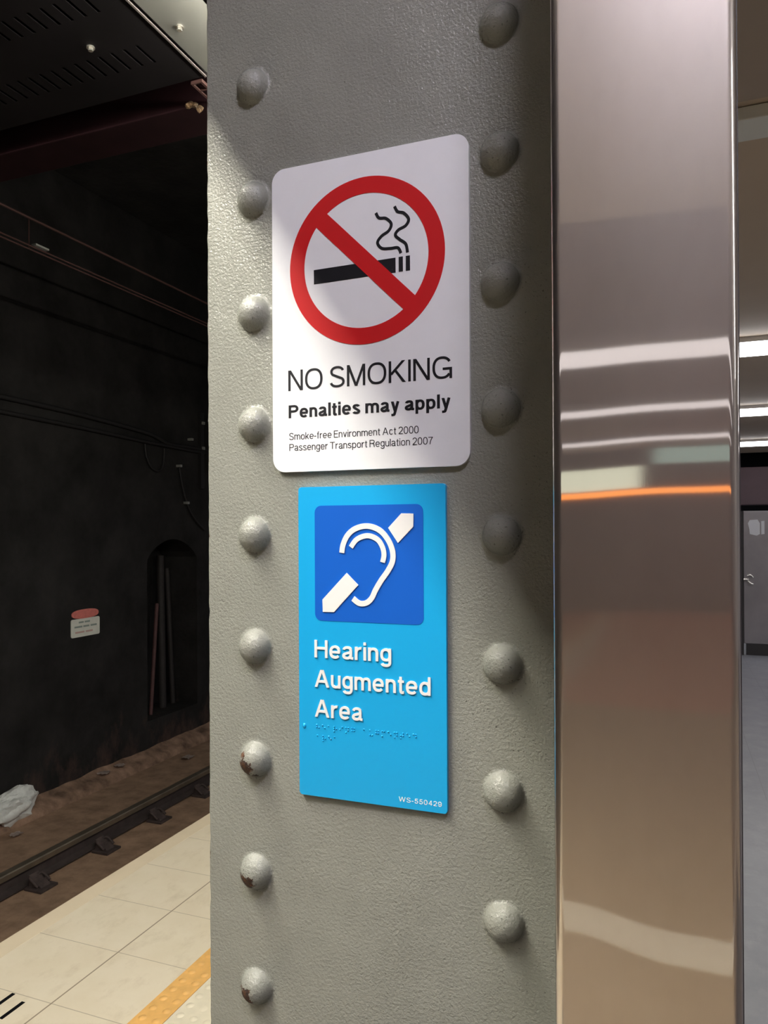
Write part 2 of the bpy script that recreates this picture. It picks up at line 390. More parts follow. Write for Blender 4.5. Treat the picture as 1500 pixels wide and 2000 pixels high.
def glyph(c, w):
    """skeleton of one grotesque letter, cap height 1: (width, list of ('r', points) strokes and ('p', polygon) pieces)"""
    h = w / 2; X = 0.73; ov = 0.012; out = []
    def V(x, y0, y1): out.append(('p', [(x - h, y0), (x + h, y0), (x + h, y1), (x - h, y1)]))
    def Hb(y, x0, x1, t=None):
        t = (t or w * 0.92) / 2; out.append(('p', [(x0, y - t), (x1, y - t), (x1, y + t), (x0, y + t)]))
    def SL(x0, y0, x1, y1, k=1.0):
        hw = h * k * math.hypot(x1 - x0, y1 - y0) / abs(y1 - y0)
        out.append(('p', [(x0 - hw, y0), (x0 + hw, y0), (x1 + hw, y1), (x1 - hw, y1)]))
    def hw_(dx, dy): return h * math.hypot(dx, dy) / dy
    def E(cx, cy, rx, ry, a0, a1, n=20, ex=2.35):
        P = []
        for i in range(n + 1):
            a = math.radians(a0 + (a1 - a0) * i / n); ca, sa = math.cos(a), math.sin(a)
            P.append((cx + rx * math.copysign(abs(ca) ** (2 / ex), ca), cy + ry * math.copysign(abs(sa) ** (2 / ex), sa)))
        return P
    def R(p): out.append(('r', p))
    def ring(W, y0, y1): R(E(W / 2, (y0 + y1) / 2, W / 2 - h, (y1 - y0) / 2 + ov - h, 0, 360, 48))
    if c == ' ': return 0.26, out
    if c == '-': W = 0.33; Hb(0.36, 0, W, w)
    elif c == 'I': W = w; V(h, 0, 1)
    elif c == 'H': W = 0.78; V(h, 0, 1); V(W - h, 0, 1); Hb(0.54, h, W - h)
    elif c == 'N': W = 0.78; V(h, 0, 1); V(W - h, 0, 1); q = hw_(W, 1); SL(q, 1, W - q, 0)
    elif c == 'M': W = 0.92; V(h, 0, 1); V(W - h, 0, 1); SL(h * 1.1, 1, W / 2, 0); SL(W - h * 1.1, 1, W / 2, 0)
    elif c == 'K': W = 0.82; V(h, 0, 1); SL(W - 0.02 - w * .7, 1, w * .75, 0.36, 0.95); SL(0.30, 0.58, W - w * .62, 0)
    elif c == 'A': W = 0.88; q = hw_(W / 2, 1); SL(W / 2 - h * .25, 1, q * .95, 0); SL(W / 2 + h * .25, 1, W - q * .95, 0); Hb(0.33, 0.2, W - 0.2)
    elif c == 'W': W = 1.24; q = hw_(.3, 1); SL(q, 1, .32, 0); SL(.62, 1, .32, 0); SL(.62, 1, .92, 0); SL(W - q, 1, .92, 0)
    elif c == 'E': W = 0.66; V(h, 0, 1); Hb(w * .46, h, W); Hb(1 - w * .46, h, W); Hb(0.54, h, W - 0.05)
    elif c == 'T': W = 0.78; V(W / 2, 0, 1); Hb(1 - w * .46, 0, W)
    elif c in 'PR':
        W = 0.74 if c == 'P' else 0.80; V(h, 0, 1); t = w * .46; yb = 0.43 if c == 'P' else 0.46
        Hb(1 - t, h, W * .55); Hb(yb + t, h, W * .55)
        R([(W * .5, 1 - t)] + E(W * .55, (1 + yb) / 2, W * .45 - h - (0.03 if c == 'R' else 0), (1 - yb) / 2 - t, 90, -90, 20, 2.2) + [(W * .5, yb + t)])
        if c == 'R': R([(W * .55, yb + t), (W * .72, yb - .01), (W * .84, yb - .12), (W * .86, .18), (W * .90, 0.0)])
    elif c == 'O': W = 0.92; ring(W, 0, 1)
    elif c == 'G':
        W = 0.90; R(E(W / 2, .5, W / 2 - h, .5 + ov - h, 33, 325, 44)); V(W - h * .9, 0.0, .50); Hb(.50 - w * .46, W * .53, W)
    elif c == 'S':
        W = 0.76; u = E(W / 2, .745, W / 2 - h - .025, 1 + ov - h - .745, 12, 222, 26, 2.15); l = E(W / 2, .262, W / 2 - h, .262 + ov - h, 42, -170, 26, 2.15); R(u + l)
    elif c == 'o': W = 0.64; ring(W, 0, X)
    elif c == 'c': W = 0.60; R(E(W / 2 + .01, X / 2, W / 2 - h, X / 2 + ov - h, 40, 320, 36))
    elif c == 'e': W = 0.64; R(E(W / 2, X / 2, W / 2 - h, X / 2 + ov - h, 2, 318, 40)); Hb(X * .49, h, W - h * .3, w * .86)
    elif c == 'n' or c == 'm' or c == 'r':
        if c == 'r':
            W = 0.38; V(h, 0, X); R([(h, X * .50)] + E(W * 1.05, X * .52, W * 1.05 - h, X * .48 + ov - h * .96, 170, 100, 10)  + [(W, X - h)])
        else:
            n = 1 if c == 'n' else 2; W = 0.58 if n == 1 else 0.96; V(h, 0, X); a = h
            st = (W - w) / n
            for k in range(n):
                b = a + st; R([(a, X * .45)] + E((a + b) / 2, X * .58, st / 2, X * .42 + ov - h, 178, 0, 22) + [(b, X * .3), (b, 0)]); a = b
    elif c == 'u': W = 0.58; V(W - h, 0, X); R([(h, X), (h, X * .6)] + E(W / 2, X * .42, W / 2 - h, X * .42 + ov - h, 180, 360, 22))
    elif c == 'h': W = 0.58; V(h, 0, 1); R([(h, X * .45)] + E(W / 2, X * .58, W / 2 - h, X * .42 + ov - h, 178, 0, 22) + [(W - h, 0)])
    elif c == 'i': W = w; V(h, 0, X); out.append(('p', [(0, 1 - w * 1.05), (w, 1 - w * 1.05), (w, 1), (0, 1)]))
    elif c == 'l': W = w; V(h, 0, 1)
    elif c == 't':
        W = 0.34; R([(W * .46, .92), (W * .46, .4), (W * .46, .17), (W * .56, h * .8), (W * .80, h * .75), (W, h * .85)]); Hb(X - w * .45, 0, W, w * .86)
    elif c == 'f':
        W = 0.35; R([(W * .46, 0), (W * .46, .5), (W * .46, .80), (W * .58, .95 - h * .3), (W * .82, 1 - h), (W, 1 - h)]); Hb(X - w * .45, 0, W - .02, w * .86)
    elif c == 'k': W = 0.58; V(h, 0, 1); SL(W - w * .75, X, w * .7, X * .34, .95); SL(.24, X * .58, W - w * .6, 0)
    elif c == 'v': W = 0.60; q = hw_(.3, X); SL(q, X, W / 2 - h * .1, 0); SL(W - q, X, W / 2 + h * .1, 0)
    elif c == 'y':
        W = 0.60; q = hw_(.3, X); SL(q, X, W / 2, 0.0); R([(W - q, X), (W * .62, X * .34), (W * .47, -.08), (W * .38, -.225), (W * .22, -.27 + h * .2), (.04, -.262)])
    elif c == 'a':
        W = 0.62; b = W - h - .05
        R(E((b + h + .02) / 2, X * .70, (b - h - .02) / 2, X * .30 + ov - h, 172, 0, 20) + [(b, X * .4), (b, .16), (b + .02, h), (W + .01, h * .9)])
        R([(b, X * .56), (b * .8, X * .52)] + E(b * .55, X * .27, b * .55 - h, X * .27 + ov - h, 105, 300, 22, 2.1) + [(b, X * .28)])
    elif c == 's':
        W = 0.57; u = E(W / 2, X * .74, W / 2 - h - .02, X * .26 + ov - h, 12, 222, 22, 2.1); l = E(W / 2, X * .26, W / 2 - h, X * .26 + ov - h, 42, -168, 22, 2.1); R(u + l)
    elif c == 'd': W = 0.62; V(W - h, 0, 1); R(E(W / 2, X / 2, W / 2 - h, X / 2 + ov - h, 0, 360, 40))
    elif c == 'p': W = 0.62; V(h, -.28, X); R(E(W / 2, X / 2, W / 2 - h, X / 2 + ov - h, 0, 360, 40))
    elif c == 'g':
        W = 0.61; R(E(W / 2, X * .52, W / 2 - h, X * .48 + ov - h, 0, 360, 40)); R([(W - h, X), (W - h, .3), (W - h, .02)] + E(W / 2, -.02, W / 2 - h, .27 - h, 0, -160, 20))
    elif c == '0': W = 0.66; ring(W, 0, 1)
    elif c == '2':
        W = 0.65; R(E(W / 2, .70, W / 2 - h, .30 + ov - h, 168, -20, 24, 2.1) + [(W * .72, .46), (W * .42, .27), (h + .04, .13), (h + .02, .04)]); Hb(w * .46, 0.01, W)
    elif c == '4': W = 0.68; V(W * .72, 0, 1); Hb(.29, .02, W); SL(W * .72 - h * .3, .98, h * 1.3, .30)
    elif c == '5':
        W = 0.66; Hb(1 - w * .46, .14, W - .05); R([(.19, 1), (.12, .50)]); R([(.12, .50)] + E(W / 2, .325, W / 2 - h, .325 + ov - h, 135, -165, 26, 2.1))
    elif c == '7': W = 0.64; Hb(1 - w * .46, 0, W); R([(W - h * .9, .95), (W * .62, .62), (W * .44, .32), (W * .36, 0)])
    elif c == '9':
        W = 0.65; R(E(W / 2, .665, W / 2 - h, .335 + ov - h, 0, 360, 36, 2.1)); R([(W - h, .66), (W - h, .42)] + E(W / 2, .34, W / 2 - h, .34 + ov - h, 10, -162, 22, 2.1))
    else: raise ValueError(c)
    return W, out

def lettering(name, s, x0, x1, base, cap, y_front, y_back, mat, parent, stroke=0.12, gap=0.14):
    """a line of grotesque text on a plane facing -Y, fitted from x0 to x1 with the given cap height (metres)"""
    pen = 0.0; place = []
    for c in s:
        W, parts = glyph(c, stroke); place.append((pen, parts)); pen += W + (gap if c != ' ' else 0.0)
    total = pen - gap; k = (x1 - x0) / total
    bm = bmesh.new()
    def put(x, z, y): return bm.verts.new((x0 + x * k, y, base + z * cap))
    for n_, (px, parts) in enumerate(place):
        for m_, (kind, P) in enumerate(parts):
            dy = -0.000006 * (m_ + 1)
            if kind == 'p':
                P = [(x + px, z) for x, z in P]
                a = [put(x, z, y_front + dy) for x, z in P]; b = [put(x, z, y_back) for x, z in P]
                bm.faces.new(a); n = len(P)
                for i in range(n): bm.faces.new((a[i], b[i], b[(i + 1) % n], a[(i + 1) % n]))
            else:
                S = [Vector((x + px, z, 0)) for x, z in P]
                if len(P) < 12: S = smooth_path([(x + px, z, 0) for x, z in P], 5)
                S = [p for i, p in enumerate(S) if i == 0 or (p - S[i - 1]).length > 1e-5]
                closed = (S[0] - S[-1]).length < 1e-3
                if closed: S = S[:-1]
                n = len(S); q = []
                for i, p in enumerate(S):
                    if closed: d = S[(i + 1) % n] - S[i - 1]
                    else: d = S[min(i + 1, n - 1)] - S[max(i - 1, 0)]
                    d.normalize(); nr = Vector((-d.y, d.x, 0)) * stroke / 2 * (0.93 + 0.07 * abs(d.y))
                    L, R_ = p + nr, p - nr
                    q.append((put(L.x, L.y, y_front + dy), put(R_.x, R_.y, y_front + dy), put(L.x, L.y, y_back), put(R_.x, R_.y, y_back)))
                for i in range(n if closed else n - 1):
                    a, b = q[i], q[(i + 1) % n]
                    bm.faces.new((a[0], b[0], b[1], a[1])); bm.faces.new((a[0], a[2], b[2], b[0])); bm.faces.new((a[1], b[1], b[3], a[3]))
                if not closed:
                    for a in (q[0], q[-1]): bm.faces.new((a[0], a[1], a[3], a[2]))
    return obj(name, bm, mat, parent)

# ------------------------------------------------------------------ setting: floors, walls, ceilings
FX = -2.36
def slab(name, mat, *a, **k): return struct(obj(name, BX(*a, **k), mat))

slab('floor', CREAM, FX, -1.19, -5.6, 17, -0.12, 0.0)
slab('floor.001', GREYT, -1.19, 9, 1.2, 17, -0.12, 0.0)
slab('floor.003', WARMT, -1.19, 9, -5.6, 1.2, -0.12, 0.0)
slab('floor.002', TERRA, FX, 9, -14, -5.6, -0.12, 0.0)
slab('floor.005', BOUNCECUT, -1.19, 3.0, -1.3, 0.9, 0.0, 0.002)  # unseen dark sheet added to keep floor bounce off the column
slab('trim_1', PALESTRIP, -1.19, 9, -2.15, -1.94, 0.0, 0.004)
slab('trim_2', CONC, FX + 0.14, FX + 0.5, -14, 17, -1.17, -0.12)
slab('floor.004', BED, -5.80, FX + 0.3, -14, 30, -1.40, -1.17)

# kerb at the foot of the tunnel wall, rough on top
bm = bmesh.new()
NY = 180
prev = None
for i in range(NY + 1):
    y = 1.0 + (14.0) * i / NY
    row = []
    for (x, z, amp) in ((-5.60, -1.18, 0.004), (-5.615, -1.125, 0.012), (-5.65, -1.10, 0.016), (-5.70, -1.08, 0.02), (-5.75, -1.06, 0.025), (-5.80, -1.03, 0.03)):
        nz = noise.noise(Vector((x * 6, y * 3.1, 0.3)))
        row.append(bm.verts.new((x + amp * 0.4 * nz, y, z + amp * noise.noise(Vector((x * 9, y * 4.3, 2.2))))))
    if prev:
        for a in range(5): bm.faces.new((prev[a], prev[a + 1], row[a + 1], row[a]))
    prev = row
struct(obj('trim_3', bm, KERB, smooth=60))

# tunnel wall with an arched refuge niche
bm = bmesh.new()
WX = -5.80; NY0, NY1, NZ0, NZS, NZT = 7.20, 8.19, -0.72, 1.20, 1.44
def quad(*p): bm.faces.new([bm.verts.new(q) for q in p])
quad((WX, -14, -1.2), (WX, NY0, -1.2), (WX, NY0, 5.2), (WX, -14, 5.2))
quad((WX, NY1, -1.2), (WX, 30, -1.2), (WX, 30, 5.2), (WX, NY1, 5.2))
quad((WX, NY0, -1.2), (WX, NY1, -1.2), (WX, NY1, NZ0), (WX, NY0, NZ0))
arc = []
for i in range(17):
    t = i / 16; arc.append((NY0 + (NY1 - NY0) * t, NZS + (NZT - NZS) * math.sin(PI * t) ** 0.75))
for (ya, za), (yb, zb) in zip(arc, arc[1:]):
    quad((WX, ya, za), (WX, yb, zb), (WX, yb, 5.2), (WX, ya, 5.2))
    quad((WX, ya, za), (WX - 0.55, ya, za), (WX - 0.55, yb, zb), (WX, yb, zb))
    quad((WX - 0.55, ya, NZ0), (WX - 0.55, yb, NZ0), (WX - 0.55, yb, zb), (WX - 0.55, ya, za))
quad((WX, NY0, NZ0), (WX - 0.55, NY0, NZ0), (WX - 0.55, NY0, NZS), (WX, NY0, NZS))
quad((WX, NY1, NZ0), (WX, NY1, NZS), (WX - 0.55, NY1, NZS), (WX - 0.55, NY1, NZ0))
quad((WX, NY0, NZ0), (WX, NY1, NZ0), (WX - 0.55, NY1, NZ0), (WX - 0.55, NY0, NZ0))
bmesh.ops.remove_doubles(bm, verts=bm.verts, dist=0.0005)
struct(obj('wall_left', bm, SOOTWALL))
slab('ceiling', SOOT, -6.4, -0.80, -14, 30, 5.2, 5.3)
slab('wall_right', PALEWALL, 9.0, 9.1, -14, 17, 0, 3.2)
slab('wall_front', VOID, -6.4, 9.1, 16.6, 16.7, -1.2, 5.3)
slab('wall_back', REARW, -6.4, 9.1, -13.1, -13.0, -1.2, 5.3)
# platform ceiling, lower soffit over the column row, unseen fascia to cut tube light
slab('ceiling.001', CEILM, -0.80, 9, 2.60, 16.0, 3.0, 3.1)
slab('ceiling.002', REARCEIL, -2.30, 9, -13.0, -2.45, 3.0, 3.1)
slab('ceiling.003', SOFFIT_LIT, -0.80, 9, -2.45, 0.50, 2.90, 3.1)
slab('ceiling.004', SOFFIT_DIM, -0.80, 9, 0.50, 2.60, 2.90, 3.1)
slab('trim_4', DARKPANEL, -0.858, -0.80, -2.45, 9.0, 2.60, 3.1)  # unseen plate, its edge set to throw the diagonal shadow on the column

# ------------------------------------------------------------------ riveted column
CX, CYF = -0.2868, 0.70
colm = thing('riveted_column', 'grey-green painted riveted steel column carrying both signs', 'column', (CX, CYF, 0))
# front plate with a slightly ragged, chipped edge
bm = bmesh.new()
N = 300; H = 2.9; xl, xr = -0.194, 0.196
rows = []
for i in range(N + 1):
    z = H * i / N
    jl = 0.0011 * noise.noise(Vector((0, 0, z * 60))) + 0.0006 * noise.noise(Vector((3, 0, z * 170)))
    prof = [(xl + jl + 0.0015, 0.016), (xl + jl, 0.013), (xl + jl, 0.0025), (xl + jl + 0.0008, 0.0008), (xl + jl + 0.003, 0.0), (xr, 0.0), (xr, 0.016)]
    rows.append([bm.verts.new((x, y, z)) for x, y in prof])
for a, b in zip(rows, rows[1:]):
    for k in range(7): bm.faces.new((a[k], a[(k + 1) % 7], b[(k + 1) % 7], b[k]))
bm.faces.new(rows[0]); bm.faces.new(rows[-1][::-1])
obj('front_plate', bm, PAINT, colm, smooth=40)
obj('web', BX(-0.008, 0.008, 0.016, 0.36, 0, 2.9), PAINT_RIV, colm)
obj('back_plate', BX(-0.194, 0.196, 0.36, 0.376, 0, 2.9, bevel=0.002), PAINT_RIV, colm)
for sx in (-1, 1):
    bm = bmesh.new(); prism(bm, [(0.008 * sx, 0), (0.10 * sx, 0), (0.10 * sx, 2.9), (0.008 * sx, 2.9)], 0.016, 0.030)
    obj('angle_flange', bm, PAINT_RIV, colm)
# rivets: two rows, 122 mm pitch
def rivet_mesh(seed):
    bm = bmesh.new(); dome(bm, (0, 0, 0), 0.0195, 0.0155, seg=32, rings=9, wob=0.035, skirt=0.004, seed=seed)
    bmesh.ops.recalc_face_normals(bm, faces=bm.faces)
    me = bpy.data.meshes.new('rivet'); bm.to_mesh(me); bm.free()
    for p in me.polygons: p.use_smooth = True
    return me
clean = [rivet_mesh(s) for s in range(3)]
for me in clean: me.materials.append(PAINT_RIV)
chipped = [rivet_mesh(s + 10) for s in range(3)]
for me in chipped: me.materials.append(PAINT_RUST)
LZ = [2.0315, 1.9085, 1.7845, 1.664, 1.5445, 1.4235, 1.3015, 1.1805, 1.0570]
RZ = [2.0325, 1.9095, 1.7855, 1.6650, 1.5435, 1.4205, 1.2995, 1.1760]
for i, z in enumerate([2.155] + LZ + [0.935]):
    chip = i >= 7
    r = link('rivet', (chipped if chip else clean)[i % 3], None, colm, (-0.4206 - CX, 0.0, z))
    if chip: r['label'] = 'rivet with paint chipped to brown rust'
    r.rotation_euler.y = 0.15 * math.sin(i * 2.3)
for i, z in enumerate([2.155] + RZ + [1.054]):
    r = link('rivet', clean[(i + 1) % 3], None, colm, (-0.1500 - CX, 0.0, z))
    r.rotation_euler.y = i * 0.9

# ------------------------------------------------------------------ stainless cladding
PF = 0.45
clad = thing('steel_cladding', 'tall brushed stainless steel cladding beside the riveted column', 'cladding', (-0.01525, PF, 0))
x0, x1, rad, dep = -0.05095, 0.05095, 0.0055, 0.52
prof = [(x0, dep)]
prof += [(x0, rad + 0.001)]
prof += [(x0 + rad - rad * math.cos(a), rad - rad * math.sin(a)) for a in [i * PI / 24 for i in range(13)]]
prof += [(x0 + rad + 0.001, 0)]
half = prof[:]
prof += [(-x, y) for x, y in half[::-1]]
bm = bmesh.new(); rows = []
for z in (0.0, 0.5, 1.0, 1.5, 2.0, 2.9): rows.append([bm.verts.new((x, y, z)) for x, y in prof])
for a, b in zip(rows, rows[1:]):
    for k in range(len(prof)): bm.faces.new((a[k], a[(k + 1) % len(prof)], b[(k + 1) % len(prof)], b[k]))
bm.faces.new(rows[0]); bm.faces.new(rows[-1][::-1])
obj('folded_sheet', bm, STEEL, clad, smooth=30)
for sx in (-1, 1):  # dark sheets added over the steel sides, stop bounce onto the column face
    obj('bounce_shield', BX(sx * 0.0515 - 0.0006, sx * 0.0515 + 0.0006, 0.012, dep, 0.0, 2.9), PLINTH, clad)['label'] = 'dark side sheet added to cut bounce onto the column'
obj('skirting', BX(-0.058, 0.058, -0.008, dep, 0.0, 0.10, bevel=0.003), PLINTH, clad)

# ------------------------------------------------------------------ no smoking sign
mm = lambda *a: tuple(v / 1000.0 for v in a)
SF = 0.6955      # sign front plane
ns = thing('no_smoking_sign', 'white NO SMOKING sign with red slashed circle, on the grey column', 'sign', (-0.2875, 0.70, 1.611))
def rel(pts, org): return [(x / 1000.0 - org[0], z / 1000.0 - org[1]) for x, z in pts]
NO_ = (-0.2875, 1.611)
def in_ns(x): return x / 1000.0 - NO_[0]
bm = bmesh.new(); prism(bm, rrect(-0.1078, 0.1080, 0.0, 0.3222, 0.0145, 10), SF - 0.70, 0.0, bevel=0.0005)
obj('sign_panel', bm, WHITE, ns)
yf = SF - 0.70
bm = bmesh.new()
ribbon(bm, rel([(-345.8, 1813.4), (-255.0, 1814.1)], NO_), 0.0149, yf - 0.00025, yf, 2)
for xa, xb in ((-251.6, -247.2), (-244.1, -239.7)):
    ribbon(bm, rel([(xa, 1814.3), (xb, 1814.3)], NO_), 0.0149, yf - 0.00025, yf, 2)
obj('cigarette_symbol', bm, BLACK, ns)
bm = bmesh.new()
ribbon(bm, rel([(-275.9, 1869.6), (-272.5, 1864.0), (-265.1, 1862.4), (-259.4, 1856.2), (-262.0, 1849.6), (-269.9, 1845.2), (-274.2, 1839.2), (-269.6, 1832.9), (-260.5, 1831.5), (-252.4, 1831.0), (-249.3, 1825.2)], NO_), 0.0031, yf - 0.00025, yf, 8)
ribbon(bm, rel([(-255.8, 1873.0), (-252.5, 1867.3), (-246.0, 1864.8), (-240.9, 1858.1), (-244.0, 1852.0), (-251.8, 1848.8), (-255.0, 1844.1), (-250.3, 1839.0), (-244.1, 1833.7), (-242.2, 1825.0)], NO_), 0.0031, yf - 0.00025, yf, 8)
obj('smoke_symbol', bm, BLACK, ns)
bm = bmesh.new()
rc = (-288.6 / 1000 - NO_[0], 1823.2 / 1000 - NO_[1]); ro, ri = 0.0851, 0.0683; M = 96
q = []
for k in range(M):
    a = 2 * PI * k / M
    q.append([bm.verts.new((rc[0] + r_ * math.cos(a), y_, rc[1] + r_ * math.sin(a))) for r_, y_ in ((ri, yf), (ri, yf - 0.0004), (ro, yf - 0.0004), (ro, yf))])
for k in range(M):
    a, b = q[k], q[(k + 1) % M]
    for s in range(4): bm.faces.new((a[s], a[(s + 1) % 4], b[(s + 1) % 4], b[s]))
d = 0.0686 * math.sqrt(0.5)
ribbon(bm, [(rc[0] - d, rc[1] + d), (rc[0] + d, rc[1] - d)], 0.0176, yf - 0.00042, yf, 2)
obj('prohibition_ring', bm, RED, ns)
lettering('heading_lettering', 'NO SMOKING', in_ns(-376.5), in_ns(-197.2), 1.6966 - NO_[1], 0.0217, yf - 0.00025, yf, BLACK, ns, stroke=0.120, gap=0.120)
lettering('bold_lettering', 'Penalties may apply', in_ns(-376.2), in_ns(-198.7), 1.6678 - NO_[1], 0.0137, yf - 0.00025, yf, BLACK, ns, stroke=0.185, gap=0.10)
lettering('small_lettering', 'Smoke-free Environment Act 2000', in_ns(-375.7), in_ns(-231.6), 1.6448 - NO_[1], 0.0073, yf - 0.0002, yf, BLACK, ns, stroke=0.112, gap=0.12)
lettering('small_lettering', 'Passenger Transport Regulation 2007', in_ns(-375.5), in_ns(-217.0), 1.6332 - NO_[1], 0.0073, yf - 0.0002, yf, BLACK, ns, stroke=0.112, gap=0.12)

# ------------------------------------------------------------------ hearing augmentation sign
HO = (-0.2850, 1.2728)
hs = thing('hearing_sign', 'sky-blue raised-letter Hearing Augmented Area sign on the column', 'sign', (HO[0], 0.70, HO[1]))
def in_hs(x): return x / 1000.0 - HO[0]
bm = bmesh.new(); prism(bm, rrect(-0.0800, 0.0808, 0.0, 0.3217, 0.0028, 5), SF - 0.7005, 0.0, bevel=0.0006)
obj('sign_panel', bm, LBLUE, hs)
yf = SF - 0.7005
bm = bmesh.new(); prism(bm, rrect(in_hs(-345.9), in_hs(-227.2), 1.4555 - HO[1], 1.5748 - HO[1], 0.0072, 8), yf - 0.0003, yf)
obj('symbol_panel', bm, DBLUE, hs)
yr = yf - 0.0012
bm = bmesh.new()
prism(bm, rel([(-249.7, 1565.8), (-237.0, 1565.4), (-237.2, 1552.5), (-253.4, 1536.3), (-263.8, 1551.4)], HO), yr, yf - 0.0003)
obj('arrow_symbol', bm, RAISED, hs)
bm = bmesh.new()
prism(bm, rel([(-309.4, 1505.6), (-296.6, 1493.4), (-324.0, 1465.0), (-336.6, 1464.8), (-337.0, 1477.5)], HO), yr, yf - 0.0003)
obj('arrow_symbol', bm, RAISED, hs)
bm = bmesh.new()
ribbon(bm, rel([(-314.7, 1526.1), (-313.2, 1534.6), (-308.0, 1544.4), (-299.0, 1551.0), (-286.2, 1553.4), (-273.6, 1549.4), (-264.6, 1540.4), (-259.4, 1529.0), (-259.3, 1518.3), (-264.2, 1508.6), (-271.4, 1498.9), (-277.7, 1488.9), (-281.8, 1480.8), (-287.9, 1475.6), (-295.6, 1475.0), (-302.6, 1479.6)], HO), 0.0056, yr, yf - 0.0003, 8)
ribbon(bm, rel([(-304.6, 1531.9), (-299.1, 1539.0), (-291.8, 1542.7), (-284.0, 1543.4), (-275.2, 1539.6), (-270.0, 1532.2), (-268.4, 1524.1), (-270.0, 1516.8)], HO), 0.0052, yr, yf - 0.0003, 8)
obj('ear_symbol', bm, RAISED, hs)
lettering('raised_lettering', 'Hearing', in_hs(-346.4), in_hs(-261.2), 1.4172 - HO[1], 0.0181, yr, yf, RAISED, hs, stroke=0.150, gap=0.115)
lettering('raised_lettering', 'Augmented', in_hs(-346.2), in_hs(-220.2), 1.3867 - HO[1], 0.0179, yr, yf, RAISED, hs, stroke=0.150, gap=0.115)
lettering('raised_lettering', 'Area', in_hs(-346.2), in_hs(-292.8), 1.3557 - HO[1], 0.0179, yr, yf, RAISED, hs, stroke=0.150, gap=0.115)
lettering('serial_lettering', 'WS-550429', in_hs(-254.2), in_hs(-209.8), 1.2792 - HO[1], 0.0047, yf - 0.0002, yf, RAISED, hs, stroke=0.125, gap=0.19)
BR = {'h': '125', 'e': '15', 'a': '1', 'r': '1235', 'i': '24', 'n': '1345', 'g': '1245', 'u': '136', 'm': '134', 't': '2345', 'd': '145', ' ': ''}
for s, xs, zs in (('hearing augmented', -344.6, 1347.0), ('area', -344.2, 1336.0)):
    bm = bmesh.new()
    for i, c in enumerate(s):
        for k in BR[c]:
            k = int(k) - 1
            dome(bm, ((xs + i * 6.63 + (k // 3) * 2.5) / 1000 - HO[0], yf, (zs - (k % 3) * 2.5) / 1000 - HO[1]), 0.00100, 0.0009, seg=10, rings=3)
    o = obj('braille_line', bm, LBLUE, hs, smooth=60)
bm = bmesh.new()
dome(bm, (in_hs(-359.0), yf, 1.3447 - HO[1]), 0.0030, 0.0014, seg=16, rings=4)
for v in bm.verts: v.co.x = in_hs(-359.0) + (v.co.x - in_hs(-359.0)) * 0.75
obj('braille_locator', bm, LBLUE, hs, smooth=60)

# ------------------------------------------------------------------ overhead panels at the platform edge
vp = thing('vented_panel', 'black overhead panel with two rows of vent slots', 'ceiling panel', (-2.4, 1.0, 3.0))
bm = bmesh.new()
X0, X1 = -2.4 - 1.3, -1.372
rows_ = [(1.573, 1.645), (1.800, 1.885)]
def pan(xa, xb, ya, yb): box(bm, xa + 2.4, xb + 2.4, ya - 1.0, yb - 1.0, 0.0, 0.004)
pan(X0, X1, -2.0, rows_[0][0]); pan(X0, X1, rows_[0][1], rows_[1][0]); pan(X0, X1, rows_[1][1], 2.0)
for ya, yb in rows_:
    nslot = 26; last = X1
    for k in range(nslot):
        xs = -1.476 - k * 0.0473
        pan(xs, last, ya, yb); last = xs - 0.011
    pan(X0, last, ya, yb)
obj('slotted_sheet', bm, DARKPANEL, vp)
obj('backing_box', BX(X0 + 2.4, X1 + 2.4, -3.0, 1.0, 0.03, 0.20), VOID, vp)
obj('edge_lip', BX(X1 + 2.4 - 0.006, X1 + 2.4, -3.0, 1.0, -0.004, 0.03), plain('lip_grey', (0.10, 0.085, 0.085), 0.5), vp)
def bolt(parent, x, y, z):
    bm = bmesh.new(); cyl(bm, (x, y, z), (x, y, z - 0.004), 0.012, 18); cyl(bm, (x, y, z - 0.004), (x, y, z - 0.012), 0.0075, 6)
    return obj('bolt', bm, BOLTM, parent, smooth=30)
bolt(vp, -1.613 + 2.4, 1.754 - 1.0, 0.0)
sp = thing('side_panel', 'plain dark overhead panel between vented panel and column', 'ceiling panel', (-1.09, 1.0, 3.0))
obj('sheet', BX(-1.362 + 1.09, -0.860 + 1.09, -3.0, 1.0, 0.0, 0.02), GREYPANEL, sp)
bolt(sp, -1.31 + 1.09, 1.776 - 1.0, 0.0)
tag(obj('cross_beam', BX(-4.6, -1.40, 2.13, 2.30, 3.0, 3.35, bevel=0.004), MAROON), 'dark maroon beam crossing behind the vented panel', 'beam')
bm = bmesh.new()
for x in (-1.428, -1.394): box(bm, x - 0.004, x + 0.004, 2.0, 2.12, 2.985, 2.995)
for y in (2.0, 2.04, 2.08): box(bm, -1.424, -1.398, y, y + 0.006, 2.985, 2.995)
tag(obj('ladder_bracket', bm, COPPER), 'small dull red ladder-shaped bracket beside the vented panel', 'bracket')
bm = bmesh.new()
for k in range(5):
    c = Vector((-1.475 - 0.010 * k + random.uniform(-.008, .008), 2.118 - 0.002 * k, 2.992 + random.uniform(-.02, .03)))
    r = bmesh.ops.create_icosphere(bm, subdivisions=2, radius=0.010)
    for v in r['verts']: v.co = c + v.co * (1 + 0.5 * noise.noise(v.co * 120 + c * 50))
tag(obj('rusty_clamp', bm, RUST), 'rusty lump of a clamp at the end of the maroon beam', 'clamp')

